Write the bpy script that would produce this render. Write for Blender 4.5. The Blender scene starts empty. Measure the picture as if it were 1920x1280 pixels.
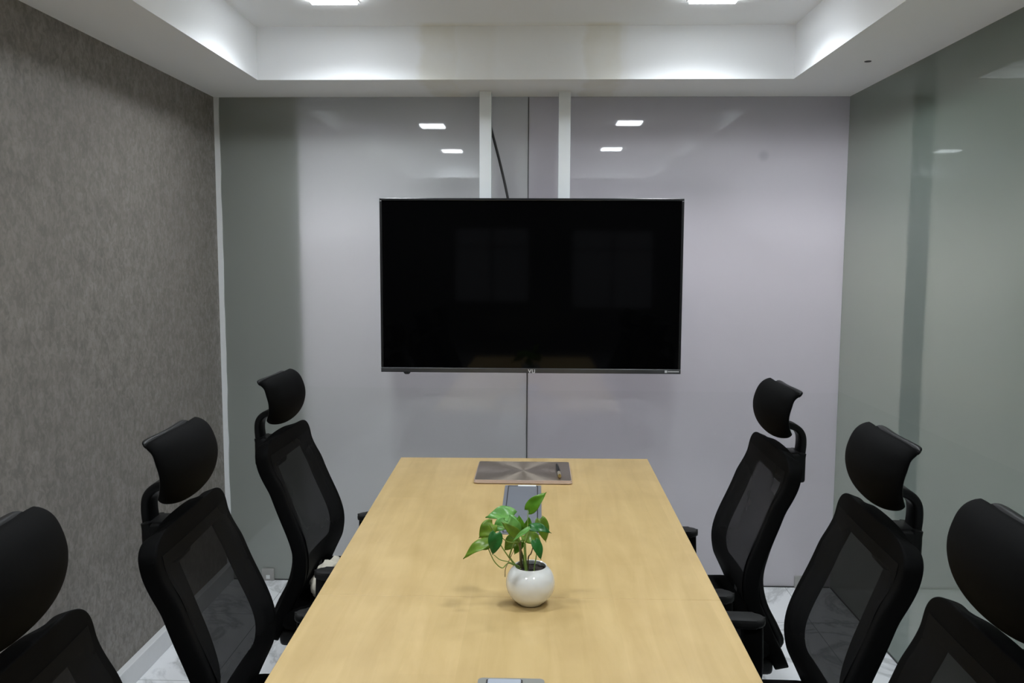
import bpy, bmesh, math, random
from mathutils import Vector, Matrix
random.seed(7)
C = bpy.context.scene.collection
PI = math.pi

# ------------------------------------------------------------------ materials
def mat(name):
    m = bpy.data.materials.new(name); m.use_nodes = True
    nt = m.node_tree; nt.nodes.clear()
    out = nt.nodes.new('ShaderNodeOutputMaterial')
    return m, nt, out
def N(nt, t, **kw):
    n = nt.nodes.new(t)
    for k, v in kw.items():
        if k.startswith('_'): setattr(n, k[1:], v)
        else: n.inputs[k.replace('__', ' ')].default_value = v
    return n
def rgba(c): return (c[0], c[1], c[2], 1.0)
def plain(name, col, rough=0.5, metal=0.0, spec=0.5, var=0.06, scale=30, bump=0.0, coat=0.0):
    """Principled surface with a little procedural colour variation"""
    m, nt, out = mat(name)
    b = N(nt, 'ShaderNodeBsdfPrincipled', Roughness=rough, Metallic=metal)
    b.inputs['Specular IOR Level'].default_value = spec
    if coat: b.inputs['Coat Weight'].default_value = coat; b.inputs['Coat Roughness'].default_value = 0.03
    tc = N(nt, 'ShaderNodeTexCoord'); no = N(nt, 'ShaderNodeTexNoise', Scale=scale, Detail=4.0)
    nt.links.new(tc.outputs['Object'], no.inputs['Vector'])
    mx = N(nt, 'ShaderNodeMix', _data_type='RGBA')
    mx.inputs['A'].default_value = rgba([c*(1-var) for c in col]); mx.inputs['B'].default_value = rgba([min(1, c*(1+var)) for c in col])
    nt.links.new(no.outputs['Fac'], mx.inputs['Factor']); nt.links.new(mx.outputs['Result'], b.inputs['Base Color'])
    if bump:
        bp = N(nt, 'ShaderNodeBump', Strength=bump, Distance=0.002)
        nt.links.new(no.outputs['Fac'], bp.inputs['Height']); nt.links.new(bp.outputs['Normal'], b.inputs['Normal'])
    nt.links.new(b.outputs[0], out.inputs[0])
    return m
def emit(name, col, s):
    m, nt, out = mat(name)
    e = N(nt, 'ShaderNodeEmission', Color=rgba(col), Strength=s)
    nt.links.new(e.outputs[0], out.inputs[0]); return m

def ramp(nt, stops):
    r = N(nt, 'ShaderNodeValToRGB'); e = r.color_ramp.elements
    while len(e) < len(stops): e.new(0.5)
    for k, (p, c) in enumerate(stops): e[k].position = p; e[k].color = rgba(c)
    return r

# --- wallpaper
def wallpaper():
    m, nt, out = mat('wallpaper')
    b = N(nt, 'ShaderNodeBsdfPrincipled', Roughness=0.5); b.inputs['Specular IOR Level'].default_value = 0.45
    tc = N(nt, 'ShaderNodeTexCoord'); mp = N(nt, 'ShaderNodeMapping'); mp.inputs['Scale'].default_value = (1, 1.0, 0.75)
    nt.links.new(tc.outputs['Object'], mp.inputs['Vector'])
    n1 = N(nt, 'ShaderNodeTexNoise', Scale=16.0, Detail=6.0, Roughness=0.6)
    n2 = N(nt, 'ShaderNodeTexNoise', Scale=55.0, Detail=3.0, Roughness=0.55, Distortion=0.8)
    for n in (n1, n2): nt.links.new(mp.outputs[0], n.inputs['Vector'])
    r1 = ramp(nt, [(0.3, WP_D), (0.7, WP_L)]); nt.links.new(n1.outputs['Fac'], r1.inputs[0])
    r2 = ramp(nt, [(0.36, (0.84,)*3), (0.66, (1.14,)*3)]); nt.links.new(n2.outputs['Fac'], r2.inputs[0])
    mx = N(nt, 'ShaderNodeMix', _data_type='RGBA', _blend_type='MULTIPLY'); mx.inputs['Factor'].default_value = 1.0
    nt.links.new(r1.outputs[0], mx.inputs['A']); nt.links.new(r2.outputs[0], mx.inputs['B'])
    nt.links.new(mx.outputs['Result'], b.inputs['Base Color'])
    r3 = ramp(nt, [(0.4, (0.58,)*3), (0.7, (0.30,)*3)]); nt.links.new(n2.outputs['Fac'], r3.inputs[0]); nt.links.new(r3.outputs[0], b.inputs['Roughness'])
    bp = N(nt, 'ShaderNodeBump', Strength=0.35, Distance=0.003); nt.links.new(n2.outputs['Fac'], bp.inputs['Height']); nt.links.new(bp.outputs[0], b.inputs['Normal'])
    nt.links.new(b.outputs[0], out.inputs[0]); return m
WP_D = (0.168, 0.152, 0.135); WP_L = (0.240, 0.219, 0.196)

# --- white marble tile floor
def marble():
    m, nt, out = mat('marble_tile')
    b = N(nt, 'ShaderNodeBsdfPrincipled', Roughness=0.12); b.inputs['Specular IOR Level'].default_value = 0.5
    tc = N(nt, 'ShaderNodeTexCoord')
    n = N(nt, 'ShaderNodeTexNoise', Scale=1.6, Detail=8.0, Roughness=0.6, Distortion=1.5); nt.links.new(tc.outputs['Object'], n.inputs['Vector'])
    r = ramp(nt, [(0.46, (0.85, 0.86, 0.88)), (0.497, (0.66, 0.67, 0.69)), (0.507, (0.55, 0.56, 0.57)), (0.55, (0.85, 0.86, 0.88))])
    nt.links.new(n.outputs['Fac'], r.inputs[0])
    br = N(nt, 'ShaderNodeTexBrick', Scale=1.0); br.offset = 0.0
    br.inputs['Brick Width'].default_value = 0.6; br.inputs['Row Height'].default_value = 0.6; br.inputs['Mortar Size'].default_value = 0.0018
    nt.links.new(tc.outputs['Object'], br.inputs['Vector'])
    mx = N(nt, 'ShaderNodeMix', _data_type='RGBA'); mx.inputs['B'].default_value = (0.42, 0.43, 0.44, 1)
    nt.links.new(br.outputs['Fac'], mx.inputs['Factor']); nt.links.new(r.outputs[0], mx.inputs['A']); nt.links.new(mx.outputs['Result'], b.inputs['Base Color'])
    nt.links.new(b.outputs[0], out.inputs[0]); return m

# --- ceiling paint with the damp stains on the riser above the television
def ceiling_paint():
    m, nt, out = mat('ceiling_paint')
    b = N(nt, 'ShaderNodeBsdfPrincipled', Roughness=0.6); b.inputs['Specular IOR Level'].default_value = 0.25
    tc = N(nt, 'ShaderNodeTexCoord')
    sp = N(nt, 'ShaderNodeSeparateXYZ'); nt.links.new(tc.outputs['Object'], sp.inputs[0])
    no = N(nt, 'ShaderNodeTexNoise', Scale=9.0, Detail=5.0); nt.links.new(tc.outputs['Object'], no.inputs['Vector'])
    def math_(op, a, bb):
        n = N(nt, 'ShaderNodeMath', _operation=op)
        for k, v in enumerate((a, bb)):
            if isinstance(v, (int, float)): n.inputs[k].default_value = v
            else: nt.links.new(v, n.inputs[k])
        return n.outputs[0]
    xw = math_('ADD', sp.outputs[0], math_('MULTIPLY', math_('SUBTRACT', no.outputs['Fac'], 0.5), 0.10))
    def band(c, hw, soft):
        d = math_('ABSOLUTE', math_('SUBTRACT', xw, c), 0.0)
        n = N(nt, 'ShaderNodeMapRange', _interpolation_type='SMOOTHSTEP'); n.inputs['From Min'].default_value = hw; n.inputs['From Max'].default_value = hw+soft
        n.inputs['To Min'].default_value = 1; n.inputs['To Max'].default_value = 0
        nt.links.new(d, n.inputs['Value']); return n.outputs[0]
    s = math_('MAXIMUM', math_('MAXIMUM', math_('MULTIPLY', band(-0.41, 0.05, 0.05), 0.9), math_('MULTIPLY', band(-0.30, 0.10, 0.08), 0.6)), math_('MAXIMUM', band(0.26, 0.05, 0.05), math_('MULTIPLY', band(-0.06, 0.40, 0.04), 0.35)))
    yn = N(nt, 'ShaderNodeMapRange'); yn.inputs['From Min'].default_value = 3.55; yn.inputs['From Max'].default_value = 3.6
    nt.links.new(sp.outputs[1], yn.inputs['Value'])
    zn = N(nt, 'ShaderNodeMapRange'); zn.inputs['From Min'].default_value = 2.40; zn.inputs['From Max'].default_value = 2.52
    zn.inputs['To Min'].default_value = 0.75; zn.inputs['To Max'].default_value = 1.0
    nt.links.new(sp.outputs[2], zn.inputs['Value'])
    s = math_('MULTIPLY', math_('MULTIPLY', s, yn.outputs[0]), math_('MULTIPLY', zn.outputs[0], math_('ADD', no.outputs['Fac'], 0.45)))
    mx = N(nt, 'ShaderNodeMix', _data_type='RGBA'); mx.inputs['A'].default_value = (0.90, 0.91, 0.925, 1); mx.inputs['B'].default_value = (0.80, 0.78, 0.71, 1)
    nt.links.new(s, mx.inputs['Factor']); nt.links.new(mx.outputs['Result'], b.inputs['Base Color'])
    nt.links.new(b.outputs[0], out.inputs[0]); return m

# --- frosted film glass: glossy pane face over a translucent film with a seam line
def frosted(name, dcol, tcol, t_up, t_lo, seam, spot=None, dlo=None):
    m, nt, out = mat(name)
    tc = N(nt, 'ShaderNodeTexCoord'); sp = N(nt, 'ShaderNodeSeparateXYZ'); nt.links.new(tc.outputs['Object'], sp.inputs[0])
    st = N(nt, 'ShaderNodeMapRange'); st.inputs['From Min'].default_value = seam-0.001; st.inputs['From Max'].default_value = seam+0.001
    st.inputs['To Min'].default_value = t_lo; st.inputs['To Max'].default_value = t_up
    nt.links.new(sp.outputs[2], st.inputs['Value'])
    no = N(nt, 'ShaderNodeTexNoise', Scale=2.2, Detail=5.0); nt.links.new(tc.outputs['Object'], no.inputs['Vector'])
    mx = N(nt, 'ShaderNodeMix', _data_type='RGBA'); mx.inputs['A'].default_value = rgba([c*0.94 for c in dcol]); mx.inputs['B'].default_value = rgba([c*1.06 for c in dcol])
    nt.links.new(no.outputs['Fac'], mx.inputs['Factor'])
    col = mx.outputs['Result']
    if spot:
        vd = N(nt, 'ShaderNodeVectorMath', _operation='DISTANCE'); vd.inputs[1].default_value = spot[:3]
        nt.links.new(tc.outputs['Object'], vd.inputs[0])
        mr = N(nt, 'ShaderNodeMapRange', _interpolation_type='SMOOTHSTEP'); mr.inputs['From Min'].default_value = spot[3]*0.3; mr.inputs['From Max'].default_value = spot[3]
        mr.inputs['To Min'].default_value = 0.45; mr.inputs['To Max'].default_value = 0.0
        nt.links.new(vd.outputs['Value'], mr.inputs['Value'])
        m2 = N(nt, 'ShaderNodeMix', _data_type='RGBA'); m2.inputs['B'].default_value = (0.06, 0.06, 0.065, 1)
        nt.links.new(mr.outputs[0], m2.inputs['Factor']); nt.links.new(col, m2.inputs['A']); col = m2.outputs['Result']
    d = N(nt, 'ShaderNodeBsdfDiffuse'); nt.links.new(col, d.inputs['Color'])
    t = N(nt, 'ShaderNodeBsdfTranslucent', Color=rgba(tcol))
    m1 = N(nt, 'ShaderNodeMixShader'); nt.links.new(st.outputs[0], m1.inputs[0]); nt.links.new(d.outputs[0], m1.inputs[1]); nt.links.new(t.outputs[0], m1.inputs[2])
    g = N(nt, 'ShaderNodeBsdfGlossy', Roughness=0.02, Color=(0.95, 0.97, 0.96, 1))
    fr = N(nt, 'ShaderNodeFresnel', IOR=1.7)
    m2 = N(nt, 'ShaderNodeMixShader'); nt.links.new(fr.outputs[0], m2.inputs[0]); nt.links.new(m1.outputs[0], m2.inputs[1]); nt.links.new(g.outputs[0], m2.inputs[2])
    nt.links.new(m2.outputs[0], out.inputs[0]); return m
def clear_glass(name, tint, fres=True):
    m, nt, out = mat(name)
    t = N(nt, 'ShaderNodeBsdfTransparent', Color=rgba(tint)); g = N(nt, 'ShaderNodeBsdfGlossy', Roughness=0.01)
    fr = N(nt, 'ShaderNodeFresnel', IOR=1.45); mx = N(nt, 'ShaderNodeMixShader')
    nt.links.new(fr.outputs[0], mx.inputs[0]); nt.links.new(t.outputs[0], mx.inputs[1]); nt.links.new(g.outputs[0], mx.inputs[2])
    nt.links.new(mx.outputs[0], out.inputs[0]); return m

# --- maple laminate
def maple():
    m, nt, out = mat('maple_laminate')
    b = N(nt, 'ShaderNodeBsdfPrincipled', Roughness=0.38); b.inputs['Specular IOR Level'].default_value = 0.4
    tc = N(nt, 'ShaderNodeTexCoord')
    # staves: each board strip gets its own tone
    br = N(nt, 'ShaderNodeTexBrick', Scale=1.0); br.offset = 0.37; br.offset_frequency = 2
    br.inputs['Brick Width'].default_value = 0.62; br.inputs['Row Height'].default_value = 0.115; br.inputs['Mortar Size'].default_value = 0.0
    br.inputs['Color1'].default_value = (0.0, 0, 0, 1); br.inputs['Color2'].default_value = (1, 1, 1, 1)
    mpb = N(nt, 'ShaderNodeMapping'); mpb.inputs['Rotation'].default_value = (0, 0, PI/2)
    nt.links.new(tc.outputs['Object'], mpb.inputs['Vector']); nt.links.new(mpb.outputs[0], br.inputs['Vector'])
    mp = N(nt, 'ShaderNodeMapping'); mp.inputs['Scale'].default_value = (14, 1.3, 1); nt.links.new(tc.outputs['Object'], mp.inputs['Vector'])
    n1 = N(nt, 'ShaderNodeTexNoise', Scale=1.6, Detail=5.0, Roughness=0.55, Distortion=0.9); nt.links.new(mp.outputs[0], n1.inputs['Vector'])
    mp2 = N(nt, 'ShaderNodeMapping'); mp2.inputs['Scale'].default_value = (4.0, 2.6, 1); nt.links.new(tc.outputs['Object'], mp2.inputs['Vector'])
    n2 = N(nt, 'ShaderNodeTexNoise', Scale=2.2, Detail=3.0, Roughness=0.5); nt.links.new(mp2.outputs[0], n2.inputs['Vector'])
    r1 = ramp(nt, [(0.3, (0.52, 0.368, 0.160)), (0.7, (0.600, 0.436, 0.205))]); nt.links.new(n1.outputs['Fac'], r1.inputs[0])
    r2 = ramp(nt, [(0.35, (0.93, 0.915, 0.89)), (0.6, (1.02, 1.02, 1.02))]); nt.links.new(n2.outputs['Fac'], r2.inputs[0])
    r3 = ramp(nt, [(0.0, (0.955, 0.95, 0.93)), (1.0, (1.03, 1.03, 1.035))]); nt.links.new(br.outputs['Color'], r3.inputs[0])
    a = N(nt, 'ShaderNodeMix', _data_type='RGBA', _blend_type='MULTIPLY'); a.inputs['Factor'].default_value = 1
    nt.links.new(r1.outputs[0], a.inputs['A']); nt.links.new(r2.outputs[0], a.inputs['B'])
    c = N(nt, 'ShaderNodeMix', _data_type='RGBA', _blend_type='MULTIPLY'); c.inputs['Factor'].default_value = 1
    nt.links.new(a.outputs['Result'], c.inputs['A']); nt.links.new(r3.outputs[0], c.inputs['B'])
    nt.links.new(c.outputs['Result'], b.inputs['Base Color']); nt.links.new(b.outputs[0], out.inputs[0]); return m

# --- see-through black chair mesh
def chair_mesh():
    m, nt, out = mat('black_mesh_fabric')
    tc = N(nt, 'ShaderNodeTexCoord'); no = N(nt, 'ShaderNodeTexNoise', Scale=14.0, Detail=2.0); nt.links.new(tc.outputs['Object'], no.inputs['Vector'])
    mr = N(nt, 'ShaderNodeMapRange'); mr.inputs['To Min'].default_value = 0.07; mr.inputs['To Max'].default_value = 0.09     # the open share of the fine weave
    nt.links.new(no.outputs['Fac'], mr.inputs['Value'])
    d = N(nt, 'ShaderNodeBsdfPrincipled', Roughness=0.7); d.inputs['Base Color'].default_value = (0.0045, 0.0045, 0.0047, 1); d.inputs['Specular IOR Level'].default_value = 0.08
    t = N(nt, 'ShaderNodeBsdfTransparent'); mx = N(nt, 'ShaderNodeMixShader')
    nt.links.new(mr.outputs[0], mx.inputs[0]); nt.links.new(d.outputs[0], mx.inputs[1]); nt.links.new(t.outputs[0], mx.inputs[2])
    nt.links.new(mx.outputs[0], out.inputs[0]); return m

# --- spun laptop lid
def laptop_lid():
    m, nt, out = mat('spun_metal_lid')
    b = N(nt, 'ShaderNodeBsdfPrincipled', Roughness=0.34, Metallic=0.88, Anisotropic__Rotation=0.25); b.inputs['Base Color'].default_value = (0.52, 0.445, 0.37, 1)
    b.inputs['Anisotropic'].default_value = 0.85
    tc = N(nt, 'ShaderNodeTexCoord')
    tg = N(nt, 'ShaderNodeTangent', _direction_type='RADIAL', _axis='Z'); nt.links.new(tg.outputs[0], b.inputs['Tangent'])
    nt.links.new(b.outputs[0], out.inputs[0]); return m

def leaf_mat(name, c1, c2):
    m, nt, out = mat(name)
    b = N(nt, 'ShaderNodeBsdfPrincipled', Roughness=0.32); b.inputs['Specular IOR Level'].default_value = 0.45
    tc = N(nt, 'ShaderNodeTexCoord'); no = N(nt, 'ShaderNodeTexNoise', Scale=45.0, Detail=3.0); nt.links.new(tc.outputs['Object'], no.inputs['Vector'])
    r = ramp(nt, [(0.35, c1), (0.65, c2)]); nt.links.new(no.outputs['Fac'], r.inputs[0]); nt.links.new(r.outputs[0], b.inputs['Base Color'])
    t = N(nt, 'ShaderNodeBsdfTranslucent'); nt.links.new(r.outputs[0], t.inputs['Color'])
    mx = N(nt, 'ShaderNodeMixShader'); mx.inputs[0].default_value = 0.35
    nt.links.new(b.outputs[0], mx.inputs[1]); nt.links.new(t.outputs[0], mx.inputs[2]); nt.links.new(mx.outputs[0], out.inputs[0]); return m

M = {}
M['wallpaper'] = wallpaper(); M['marble'] = marble(); M['ceiling'] = ceiling_paint(); M['maple'] = maple()
M['white_paint'] = plain('white_paint', (0.74, 0.75, 0.76), 0.45, var=0.03)
M['office_wall'] = plain('office_wall_paint', (0.55, 0.55, 0.56), 0.7, var=0.03)
M['dark_wall'] = plain('dark_office_paint', (0.16, 0.155, 0.15), 0.7, var=0.05)
M['post'] = plain('grey_green_post', (0.22, 0.25, 0.22), 0.6, var=0.04)
M['glass_l'] = frosted('frosted_glass_left', (0.41, 0.44, 0.40), (0.62, 0.59, 0.63), 0.42, 0.37, 0.955)
M['glass_r'] = frosted('frosted_glass_right', (0.41, 0.405, 0.412), (0.63, 0.59, 0.64), 0.42, 0.37, 0.945, spot=(1.033, 3.99, 2.038, 0.035))
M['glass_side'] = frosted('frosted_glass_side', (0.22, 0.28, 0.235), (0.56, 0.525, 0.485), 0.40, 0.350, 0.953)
M['glass_back'] = clear_glass('pane_back_face', (0.92, 0.97, 0.94))
M['glass_edge'] = plain('green_glass_edge', (0.33, 0.42, 0.38), 0.15, var=0.05)
M['glass_clear'] = clear_glass('clear_partition_glass', (0.96, 0.98, 0.97))
M['gasket'] = plain('dark_gasket', (0.03, 0.03, 0.03), 0.5)
M['steel'] = plain('brushed_steel', (0.42, 0.41, 0.39), 0.4, metal=0.6, var=0.08)
M['alu'] = plain('grey_aluminium', (0.30, 0.32, 0.36), 0.42, metal=0.55, var=0.04)
M['alu_light'] = plain('pale_aluminium', (0.48, 0.52, 0.60), 0.4, metal=0.4, var=0.03)
M['alu_rim'] = plain('satin_aluminium_rim', (0.36, 0.36, 0.34), 0.4, metal=0.6, var=0.03)
M['white_plastic'] = plain('white_plastic', (0.78, 0.80, 0.80), 0.35, var=0.02)
M['pole'] = plain('white_powder_coat', (0.86, 0.89, 0.91), 0.22, var=0.02)
M['tv_screen'] = plain('black_screen', (0.001, 0.001, 0.0012), 0.05, spec=0.22, var=0.0)
M['tv_bezel'] = plain('black_gloss_bezel', (0.012, 0.012, 0.013), 0.25, var=0.1)
M['tv_strip'] = plain('gunmetal_strip', (0.10, 0.102, 0.108), 0.32, metal=0.7, var=0.3, scale=9)
M['logo'] = plain('grey_lettering', (0.62, 0.62, 0.63), 0.4, var=0.02)
M['cable'] = plain('black_rubber', (0.012, 0.011, 0.011), 0.5)
M['chair_fabric'] = plain('black_fabric', (0.0026, 0.0026, 0.0027), 0.75, spec=0.06, var=0.25, scale=120, bump=0.1)
M['chair_plastic'] = plain('black_plastic', (0.0045, 0.0045, 0.0048), 0.45, spec=0.22, var=0.1)
M['chair_mesh'] = chair_mesh()
M['arm_pad'] = plain('black_arm_pad', (0.010, 0.010, 0.010), 0.55, spec=0.3, var=0.1)
M['chrome'] = plain('chrome', (0.5, 0.5, 0.5), 0.2, metal=1.0)
M['chair_logo'] = plain('grey_emblem', (0.06, 0.06, 0.06), 0.5)
M['lid'] = laptop_lid()
M['rose'] = plain('rose_metal', (0.70, 0.56, 0.49), 0.35, metal=0.25, var=0.04)
M['rubber'] = plain('dark_rubber', (0.03, 0.02, 0.02), 0.7)
M['pen_black'] = plain('black_lacquer', (0.008, 0.008, 0.008), 0.35, coat=0.0)
M['pen_silver'] = plain('pale_gold_metal', (0.75, 0.66, 0.50), 0.3, metal=0.8)
M['pen_gold'] = plain('gold_metal', (0.66, 0.45, 0.14), 0.3, metal=0.9)
M['pot'] = plain('white_glazed_ceramic', (0.80, 0.81, 0.80), 0.10, var=0.015, coat=1.0)
M['soil'] = plain('dark_potting_soil', (0.022, 0.014, 0.010), 0.9, var=0.5, scale=220, bump=1.0)
M['stem'] = plain('green_stem', (0.20, 0.30, 0.06), 0.5, var=0.2)
M['stem_b'] = plain('brown_root', (0.15, 0.12, 0.05), 0.6, var=0.25)
M['canvas'] = plain('cream_canvas', (0.62, 0.58, 0.48), 0.8, var=0.08, scale=60, bump=0.3)
M['red'] = plain('red_print', (0.55, 0.045, 0.03), 0.7)
M['leaf_mid'] = leaf_mat('leaf_mid_green', (0.10, 0.275, 0.016), (0.165, 0.38, 0.028))
M['leaf_pale'] = leaf_mat('leaf_pale_green', (0.14, 0.40, 0.075), (0.24, 0.50, 0.13))
M['leaf_dark'] = leaf_mat('leaf_dark_green', (0.018, 0.14, 0.022), (0.04, 0.21, 0.04))
M['leaf_olive'] = leaf_mat('leaf_olive_green', (0.13, 0.25, 0.02), (0.22, 0.36, 0.035))

# ------------------------------------------------------------------ mesh helpers
def bx(bm, x0, x1, y0, y1, z0, z1, bev=0.0, seg=2):
    vs = [bm.verts.new((x, y, z)) for z in (z0, z1) for y in (y0, y1) for x in (x0, x1)]
    fs = [bm.faces.new([vs[i] for i in q]) for q in ((0, 2, 3, 1), (4, 5, 7, 6), (0, 1, 5, 4), (2, 6, 7, 3), (0, 4, 6, 2), (1, 3, 7, 5))]
    if bev:
        es = list({e for f in fs for e in f.edges})
        bmesh.ops.bevel(bm, geom=es, offset=bev, segments=seg, affect='EDGES', profile=0.5)
def prism(bm, poly, z0, z1, bev=0.0, seg=2):
    lo = [bm.verts.new((x, y, z0)) for x, y in poly]; hi = [bm.verts.new((x, y, z1)) for x, y in poly]
    fs = [bm.faces.new(lo[::-1]), bm.faces.new(hi)]
    n = len(poly)
    for i in range(n): fs.append(bm.faces.new((lo[i], lo[(i+1) % n], hi[(i+1) % n], hi[i])))
    if bev:
        es = list({e for f in fs[:2] for e in f.edges})
        bmesh.ops.bevel(bm, geom=es, offset=bev, segments=seg, affect='EDGES', profile=0.5)
def rrect(x0, x1, y0, y1, r, n=5):
    pts = []
    for cx, cy, a0 in ((x1-r, y1-r, 0), (x0+r, y1-r, PI/2), (x0+r, y0+r, PI), (x1-r, y0+r, 1.5*PI)):
        for i in range(n+1):
            a = a0 + i*PI/2/n; pts.append((cx+r*math.cos(a), cy+r*math.sin(a)))
    return pts
def lathe(bm, prof, cx=0, cy=0, n=48):
    rings = []
    for r, z in prof:
        if r < 1e-6: rings.append([bm.verts.new((cx, cy, z))])
        else: rings.append([bm.verts.new((cx+r*math.cos(2*PI*i/n), cy+r*math.sin(2*PI*i/n), z)) for i in range(n)])
    for a, b in zip(rings, rings[1:]):
        for i in range(n):
            j = (i+1) % n
            if len(a) == 1 and len(b) == 1: continue
            if len(a) == 1: bm.faces.new((a[0], b[j], b[i]))
            elif len(b) == 1: bm.faces.new((a[i], a[j], b[0]))
            else: bm.faces.new((a[i], a[j], b[j], b[i]))
def smooth_path(pts, n=6):
    """Catmull-Rom"""
    P = [Vector(p) for p in pts]; P = [2*P[0]-P[1]] + P + [2*P[-1]-P[-2]]; out = []
    for i in range(1, len(P)-2):
        for k in range(n):
            t = k/n; a, b, c, d = P[i-1:i+3]
            out.append(0.5*((2*b)+(c-a)*t+(2*a-5*b+4*c-d)*t*t+(3*b-a-3*c+d)*t**3))
    out.append(P[-2]); return out
def sweep(bm, pts, sec, side=None, scale=None):
    """sweep a closed 2-D section (list of (s, t)) along pts; s along 'side', t along tangent x side"""
    rings = []
    for i, p in enumerate(pts):
        t = (pts[min(i+1, len(pts)-1)] - pts[max(i-1, 0)]).normalized()
        s = Vector(side) if side else Vector((0, 0, 1)).cross(t)
        if s.length < 1e-3: s = Vector((1, 0, 0))
        s = (s - t*s.dot(t)).normalized(); u = t.cross(s)
        k = scale[i] if scale else 1.0
        rings.append([bm.verts.new(p + s*a*k + u*b*k) for a, b in sec])
    n = len(sec)
    for a, b in zip(rings, rings[1:]):
        for i in range(n): bm.faces.new((a[i], a[(i+1) % n], b[(i+1) % n], b[i]))
    bm.faces.new(rings[0][::-1]); bm.faces.new(rings[-1])
def circ(r, n=10): return [(r*math.cos(2*PI*i/n), r*math.sin(2*PI*i/n)) for i in range(n)]
def obox(w, t, r=0.35, n=3):
    rr = min(w, t)*r
    return rrect(-w/2, w/2, -t/2, t/2, rr, n)
def obj(name, bm, m, parent=None, smooth=False, kind=None, sub=0):
    bmesh.ops.recalc_face_normals(bm, faces=bm.faces)
    me = bpy.data.meshes.new(name); bm.to_mesh(me); bm.free()
    ms = m if isinstance(m, list) else [m]
    for k in ms: me.materials.append(M[k])
    if smooth:
        for p in me.polygons: p.use_smooth = True
        if smooth != 'all': me.set_sharp_from_angle(angle=math.radians(40))
    o = bpy.data.objects.new(name, me); C.objects.link(o)
    if parent: o.parent = parent
    if sub:
        md = o.modifiers.new('Subdivision', 'SUBSURF'); md.levels = sub; md.render_levels = sub
    if kind: o['kind'] = kind
    return o
def tag(o, label, cat, group=None):
    o['label'] = label; o['category'] = cat
    if group: o['group'] = group
    return o
def thing(name, label, cat, loc=(0, 0, 0), rz=0, group=None):
    o = bpy.data.objects.new(name, None); C.objects.link(o); o.empty_display_size = 0.1
    o.location = loc; o.rotation_euler = (0, 0, rz)
    return tag(o, label, cat, group)
def nb(): return bmesh.new()
def copy_tree(o, parent=None):
    c = o.copy(); C.objects.link(c)
    if parent: c.parent = parent
    for ch in list(o.children): copy_tree(ch, c)
    return c
def struct(name, boxes, m, bev=0):
    b = nb()
    for q in boxes: bx(b, *q, bev)
    return obj(name, b, m, kind='structure')

# ------------------------------------------------------------------ room shell
XL, XR, YB, HS, HC, YR = -1.50, 1.4145, 4.00, 2.303, 2.518, -0.75
OX, OY0, OY1, OZ = 4.2, -6.6, 6.6, 2.75
struct('floor', [(-OX, OX, OY0, OY1, -0.10, 0)], 'marble')
b = nb()
bx(b, XL-0.12, -1.17, YR-0.03, YB+0.03, HS, OZ); bx(b, 1.046, XR+0.03, YR-0.03, YB+0.03, HS, OZ)
bx(b, -1.17, 1.046, 3.616, YB+0.03, HS, OZ); bx(b, -1.17, 1.046, YR-0.03, 0.02, HS, OZ)
bx(b, -1.17, 1.046, 0.02, 3.616, HC, OZ)
obj('ceiling', b, 'ceiling', kind='structure')
struct('wall_left', [(XL-0.12, XL, YR, YB, 0, HS)], 'wallpaper')
b = nb(); prism(b, [(XL, YR), (XL+0.028, YR), (XL+0.028, YB-0.001), (XL, YB-0.001)], 0, 0.085, 0.003)
obj('baseboard_left', b, 'white_paint', kind='structure')
# white strip sealing the glass against the papered wall, its edge a little wavy
b = nb(); rng = random.Random(3); n = 26; L_ = []; R_ = []
for i in range(n+1):
    z = 0.086 + (HS-0.086)*i/n; w = 0.0215 + rng.uniform(-0.002, 0.0025)
    L_.append([b.verts.new((XL, y, z)) for y in (YB-0.010, YB+0.012)]); R_.append([b.verts.new((XL+w, y, z)) for y in (YB-0.006, YB+0.012)])
for i in range(n):
    b.faces.new((L_[i][0], R_[i][0], R_[i+1][0], L_[i+1][0])); b.faces.new((R_[i][0], R_[i][1], R_[i+1][1], R_[i+1][0]))
    b.faces.new((L_[i][1], L_[i+1][1], R_[i+1][1], R_[i][1])); b.faces.new((L_[i][0], L_[i+1][0], L_[i+1][1], L_[i][1]))
b.faces.new((L_[0][0], L_[0][1], R_[0][1], R_[0][0])); b.faces.new((L_[n][0], R_[n][0], R_[n][1], L_[n][1]))
obj('trim_1', b, 'white_paint', kind='structure')
def pane(name, x0, x1, y0, y1, z0, z1, face, m):
    """glass pane: frosted film on the room face, clear back face, green edges"""
    b = nb(); bx(b, x0, x1, y0, y1, z0, z1)
    o = obj(name, b, [m, 'glass_back', 'glass_edge'], kind='structure')
    ax = 0 if x1-x0 < y1-y0 else 1
    for p in o.data.polygons:
        c = p.normal[ax]
        p.material_index = 0 if c*face > 0.9 else (1 if c*face < -0.9 else 2)
    return o
SEAM = -0.0435
pane('window_1', XL+0.021, SEAM-0.0025, YB, YB+0.010, 0.006, HS, -1, 'glass_l')
pane('window_2', SEAM+0.0025, XR-0.0005, YB, YB+0.010, 0.006, HS, -1, 'glass_r')
pane('window_3', XR, XR+0.010, 2.456, YB+0.012, 0.006, HS, -1, 'glass_side')
pane('window_4', XR, XR+0.010, YR+0.01, 2.452, 0.006, HS, -1, 'glass_side')
struct('trim_2', [(XL+0.028, XR-0.004, YB-0.001, YB+0.011, 0, 0.006)], 'gasket')
M['seal'] = plain('grey_silicone_seal', (0.10, 0.10, 0.10), 0.5)
struct('trim_3', [(SEAM-0.0025, SEAM+0.0025, YB+0.002, YB+0.009, 0.006, HS)], 'seal')
struct('trim_4', [(XR-0.002, XR+0.012, YR+0.01, YB, 0, 0.006)], 'gasket')
# clear partition behind the photographer
struct('window_5', [(XL, XR, YR-0.01, YR, 0, HS)], 'glass_clear')
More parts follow.
